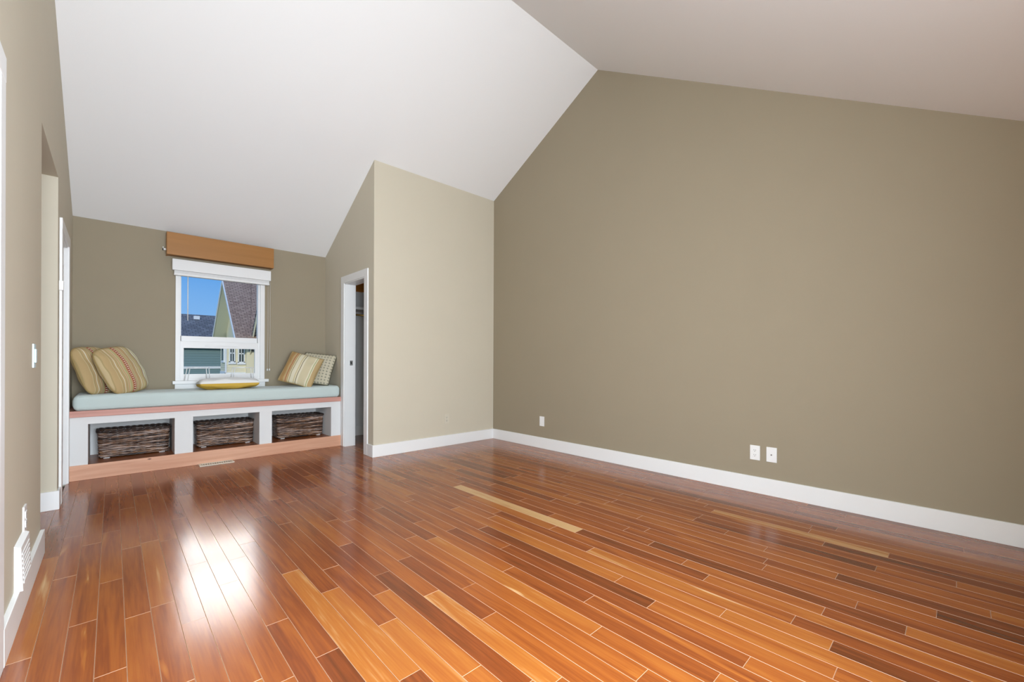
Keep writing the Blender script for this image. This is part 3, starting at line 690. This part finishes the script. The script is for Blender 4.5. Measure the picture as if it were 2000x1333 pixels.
FV = mat('cream_metal', (0.74, 0.70, 0.58), 0.4, 0.5)
fv = thing('floor_register', 'cream metal floor register set against the pine kickboard', 'register', (0.767, 5.165, 0))
vx0, vx1, vy0, vy1 = 0.622, 0.912, 5.105, 5.216
obj('rim', boxes([(vx0, vx1, vy0, vy0 + .018, -.002, .007), (vx0, vx1, vy1 - .018, vy1, -.002, .007), (vx0, vx0 + .02, vy0 + .018, vy1 - .018, -.002, .007), (vx1 - .02, vx1, vy0 + .018, vy1 - .018, -.002, .007)]), FV, fv)
obj('duct', boxes([(vx0 + .02, vx1 - .02, vy0 + .018, vy1 - .018, -.001, .0015)]), SLOT, fv)
for i in range(13):
    x = vx0 + .03 + i * (vx1 - vx0 - .06) / 12; obj('slat', boxes([(x - .0055, x + .0055, vy0 + .017, vy1 - .017, .001, .006)]), FV, fv)

# ------------------------------------------------------------------ closet fittings
sh = tag(obj('closet_shelf', boxes([(XC + T - .001, XR - .007, 5.46, YW - .005, 1.722, 1.757)], bev=0.002), GREYP), 'painted shelf above the hanging rod in the closet', 'shelf')
rd = thing('hanging_rod', 'brass hanging rod under the closet shelf', 'rod', (2.9, 5.5, 1.652))
obj('rod', one(tube, [(XC + T, 5.5, 1.652), (XR - .007, 5.5, 1.652)], 0.012, 12), BRASS, rd)
for x in (XC + T, XR - .027): obj('bracket', one(disc, (x, 5.5, 1.652), (1, 0, 0), 0.024, 0.02), BRASS, rd)
tag(obj('cleat_board', boxes([(XC + T - .001, XR - .007, YW - .03, YW - .005, 2.005, 2.132)], bev=0.002), ORANGE), 'orange-stained wooden board high on the closet back wall', 'board')

# ------------------------------------------------------------------ outside
def shingle_mat(name, cols, sc):
    m = bpy.data.materials.new(name); m.use_nodes = True; t = m.node_tree; b = t.nodes['Principled BSDF']
    c = t.nodes.new('ShaderNodeTexCoord'); s = t.nodes.new('ShaderNodeSeparateXYZ'); t.links.new(c.outputs['Object'], s.inputs[0])
    cb = t.nodes.new('ShaderNodeCombineXYZ'); t.links.new(s.outputs[0], cb.inputs[0]); t.links.new(math_node(t, 'MULTIPLY', s.outputs[2], 1.0), cb.inputs[1])
    br = t.nodes.new('ShaderNodeTexBrick'); br.inputs['Scale'].default_value = sc; br.inputs['Mortar Size'].default_value = 0.035; br.inputs['Brick Width'].default_value = 0.9; br.inputs['Row Height'].default_value = 0.3
    br.inputs['Color1'].default_value = (*cols[0], 1); br.inputs['Color2'].default_value = (*cols[1], 1); br.inputs['Mortar'].default_value = (*cols[2], 1)
    t.links.new(cb.outputs[0], br.inputs['Vector']); t.links.new(br.outputs['Color'], b.inputs['Base Color'])
    b.inputs['Roughness'].default_value = 0.9
    return m
BROWN = shingle_mat('brown_shingles', ((0.52, 0.36, 0.27), (0.37, 0.24, 0.18), (0.10, 0.065, 0.05)), 2.5)
GREYR = shingle_mat('slate_shingles', ((0.27, 0.27, 0.275), (0.16, 0.16, 0.165), (0.07, 0.07, 0.075)), 1.9)
CREAMS = mat('cream_siding', (0.86, 0.78, 0.55), 0.8)
GREENS = mat('green_siding', (0.20, 0.30, 0.30), 0.8)
SOFF = mat('soffit_boards', (0.70, 0.68, 0.52), 0.8)
OUTW = mat('outdoor_white', (0.88, 0.88, 0.86), 0.6)
DGLASS = mat('dark_window_glass', (0.06, 0.08, 0.08), 0.1)
DECK = mat('grey_membrane', (0.42, 0.42, 0.44), 0.8)
GRASS = mat('lawn', (0.16, 0.22, 0.09), 0.95, vary=0.3, scale=1.5)
tag(obj('ground', boxes([(-90, 110, 7, 160, -3.4, -3.0)]), GRASS), kind='structure')
def laps(bm, p0, p1, z0, z1, out, ex=0.19, d=0.025):
    """lap siding between two ground points: sawtooth rows"""
    p0, p1, out = Vector((*p0, 0)), Vector((*p1, 0)), Vector((*out, 0)); z = z0
    while z < z1 - 1e-6:
        zz = min(z + ex, z1)
        for a, b in ((p0, p1),):
            v = [bm.verts.new(q) for q in (a + out * d + Vector((0, 0, z)), b + out * d + Vector((0, 0, z)), b + Vector((0, 0, zz)), a + Vector((0, 0, zz)), a + Vector((0, 0, z)), b + Vector((0, 0, z)))]
            bm.faces.new((v[0], v[1], v[2], v[3])); bm.faces.new((v[4], v[5], v[1], v[0]))
        z = zz
ch = thing('neighbour_house', 'cream sided house with a steep brown shingled gable roof', 'house', (7.2, 40, -3))
X0, YA, YN, YF, ZA, PIT = 6.24, 40.0, 34.9, 45.1, 7.41, 0.99
bm = bmesh.new()
rt = 0.16
prism(bm, [(YN, ZA - PIT * (YA - YN)), (YA, ZA), (YA, ZA - rt), (YN, ZA - PIT * (YA - YN) - rt)], 'x', X0 + .05, 18)
obj('roof_slope', bm, BROWN, ch)
bm = bmesh.new(); prism(bm, [(YF, ZA - PIT * (YF - YA)), (YA, ZA), (YA, ZA - rt), (YF, ZA - PIT * (YF - YA) - rt)], 'x', X0 + .05, 18); obj('roof_slope', bm, BROWN, ch)
bm = bmesh.new(); prism(bm, [(YN, ZA - PIT * (YA - YN) - rt), (YA, ZA - rt), (YF, ZA - PIT * (YF - YA) - rt), (YF, ZA - PIT * (YF - YA) - rt - .03), (YA, ZA - rt - .04), (YN, ZA - PIT * (YA - YN) - rt - .03)], 'x', X0 + .08, 7.3); obj('soffit', bm, SOFF, ch)
for yy in (YN, YF):
    zz = ZA - PIT * abs(yy - YA)
    bm = bmesh.new(); prism(bm, [(yy, zz + .02), (YA, ZA + .02), (YA, ZA - .24), (yy, zz - .24)], 'x', X0, X0 + .06); obj('rake_board', bm, OUTW, ch)
bm = bmesh.new(); prism(bm, [(36.2, -3), (43.8, -3), (43.8, ZA - rt - PIT * 3.8), (YA, ZA - rt), (36.2, ZA - rt - PIT * 3.8)], 'x', 7.2, 17.5); obj('gable_wall', bm, CREAMS, ch)
bm = bmesh.new(); box(bm, 5.97, 17, 36.52, 38.4, -3, 2.15); obj('lower_wall', bm, CREAMS, ch)
bm = bmesh.new(); laps(bm, (5.95, 36.5), (12, 36.5), 0.1, 2.2, (0, -1)); laps(bm, (5.95, 38.4), (5.95, 36.5), 0.1, 2.2, (-1, 0)); obj('siding', bm, CREAMS, ch)
obj('corner_board', boxes([(5.91, 6.0, 36.44, 36.54, 0.1, 2.2)]), OUTW, ch)
obj('base_board', boxes([(5.90, 5.97, 36.46, 38.4, 0.0, 0.2), (5.90, 12, 36.46, 36.5, 0.0, 0.12)]), OUTW, ch)
obj('downspout', boxes([(7.41, 7.52, 36.38, 36.5, 0.1, 2.2)]), OUTW, ch)
def house_window(x0, x1, z0, z1, y):
    f = obj('window', boxes([(x0, x1, y - .07, y, z0, z0 + .06), (x0, x1, y - .07, y, z1 - .06, z1), (x0, x0 + .07, y - .07, y, z0, z1), (x1 - .07, x1, y - .07, y, z0, z1), ((x0 + x1) / 2 - .02, (x0 + x1) / 2 + .02, y - .06, y, z0, z1), (x0, x1, y - .06, y, z0 + .62, z0 + .70), (x0 - .05, x1 + .05, y - .12, y, z0 - .14, z0)]), OUTW, ch)
    obj('pane', boxes([(x0 + .05, x1 - .05, y - .03, y - .01, z0 + .04, z1 - .04)]), DGLASS, f)
house_window(6.15, 6.52, 0.87, 2.15, 36.49); house_window(6.70, 7.13, 0.84, 2.15, 36.49)
f = obj('window', boxes([(5.86, 5.95, 36.75, 37.55, 0.92, 2.15), (5.84, 5.95, 36.65, 37.65, .84, .93)]), OUTW, ch)
obj('pane', boxes([(5.85, 5.87, 36.85, 37.45, 1.0, 2.1)]), DGLASS, f)
# second gable on the same side
g2 = ch
gx, gy, gz, gp = 7.38, 31.6, 7.62, 1.26
bm = bmesh.new(); prism(bm, [(36.4, gz - gp * (36.4 - gy)), (gy, gz), (gy, gz - .15), (36.4, gz - gp * (36.4 - gy) - .15)], 'x', gx - .04, 16); obj('roof_slope', bm, GREYR, g2)
bm = bmesh.new(); prism(bm, [(26.8, gz - gp * (gy - 26.8)), (gy, gz), (gy, gz - .15), (26.8, gz - gp * (gy - 26.8) - .15)], 'x', gx - .04, 16); obj('roof_slope', bm, GREYR, g2)
for yy in (36.4, 26.8):
    bm = bmesh.new(); prism(bm, [(yy, gz - gp * abs(yy - gy) - .05), (gy, gz - .05), (gy, gz - .42), (yy, gz - gp * abs(yy - gy) - .42)], 'x', gx, gx + .06); obj('rake_board', bm, CREAMS, g2)
bm = bmesh.new(); prism(bm, [(27.6, -3), (35.6, -3), (35.6, gz - .4 - gp * 4), (gy, gz - .4), (27.6, gz - .4 - gp * 4)], 'x', gx + .5, 15.5); obj('gable_wall', bm, CREAMS, g2)
gh = thing('far_house', 'dark green sided house with a slate grey roof', 'house', (5, 52, -3))
bm = bmesh.new(); box(bm, -6, 12, 50.05, 58, -3, 2.6); obj('wall', bm, GREENS, gh)
bm = bmesh.new(); laps(bm, (-6, 50), (12, 50), -1.5, 2.6, (0, -1), 0.24, 0.03); obj('siding', bm, GREENS, gh)
bm = bmesh.new(); prism(bm, [(49.4, 2.35), (55, 5.76), (55, 5.6), (49.4, 2.2)], 'x', -6.6, 12.6); obj('roof_slope', bm, GREYR, gh)
bm = bmesh.new(); prism(bm, [(60.6, 2.35), (55, 5.76), (55, 5.6), (60.6, 2.2)], 'x', -6.6, 12.6); obj('roof_slope', bm, GREYR, gh)
obj('band_board', boxes([(-6, 12, 49.9, 50.0, 0.17, 0.40)]), OUTW, gh)
obj('roof_vent', boxes([(6.05, 6.55, 54.0, 54.4, 5.2, 5.55)]), OUTW, gh)
pr = thing('porch_roof', 'flat grey porch roof before the cream house', 'roof', (7, 33, -3))
obj('deck', boxes([(5.2, 12, 31.5, 36.44, -0.15, 0.0)]), DECK, pr)
for x in (5.4, 8.5, 11.8):
    for y in (31.8, 36.2): obj('post', boxes([(x - .08, x + .08, y - .08, y + .08, -3.0, -0.15)]), OUTW, pr)
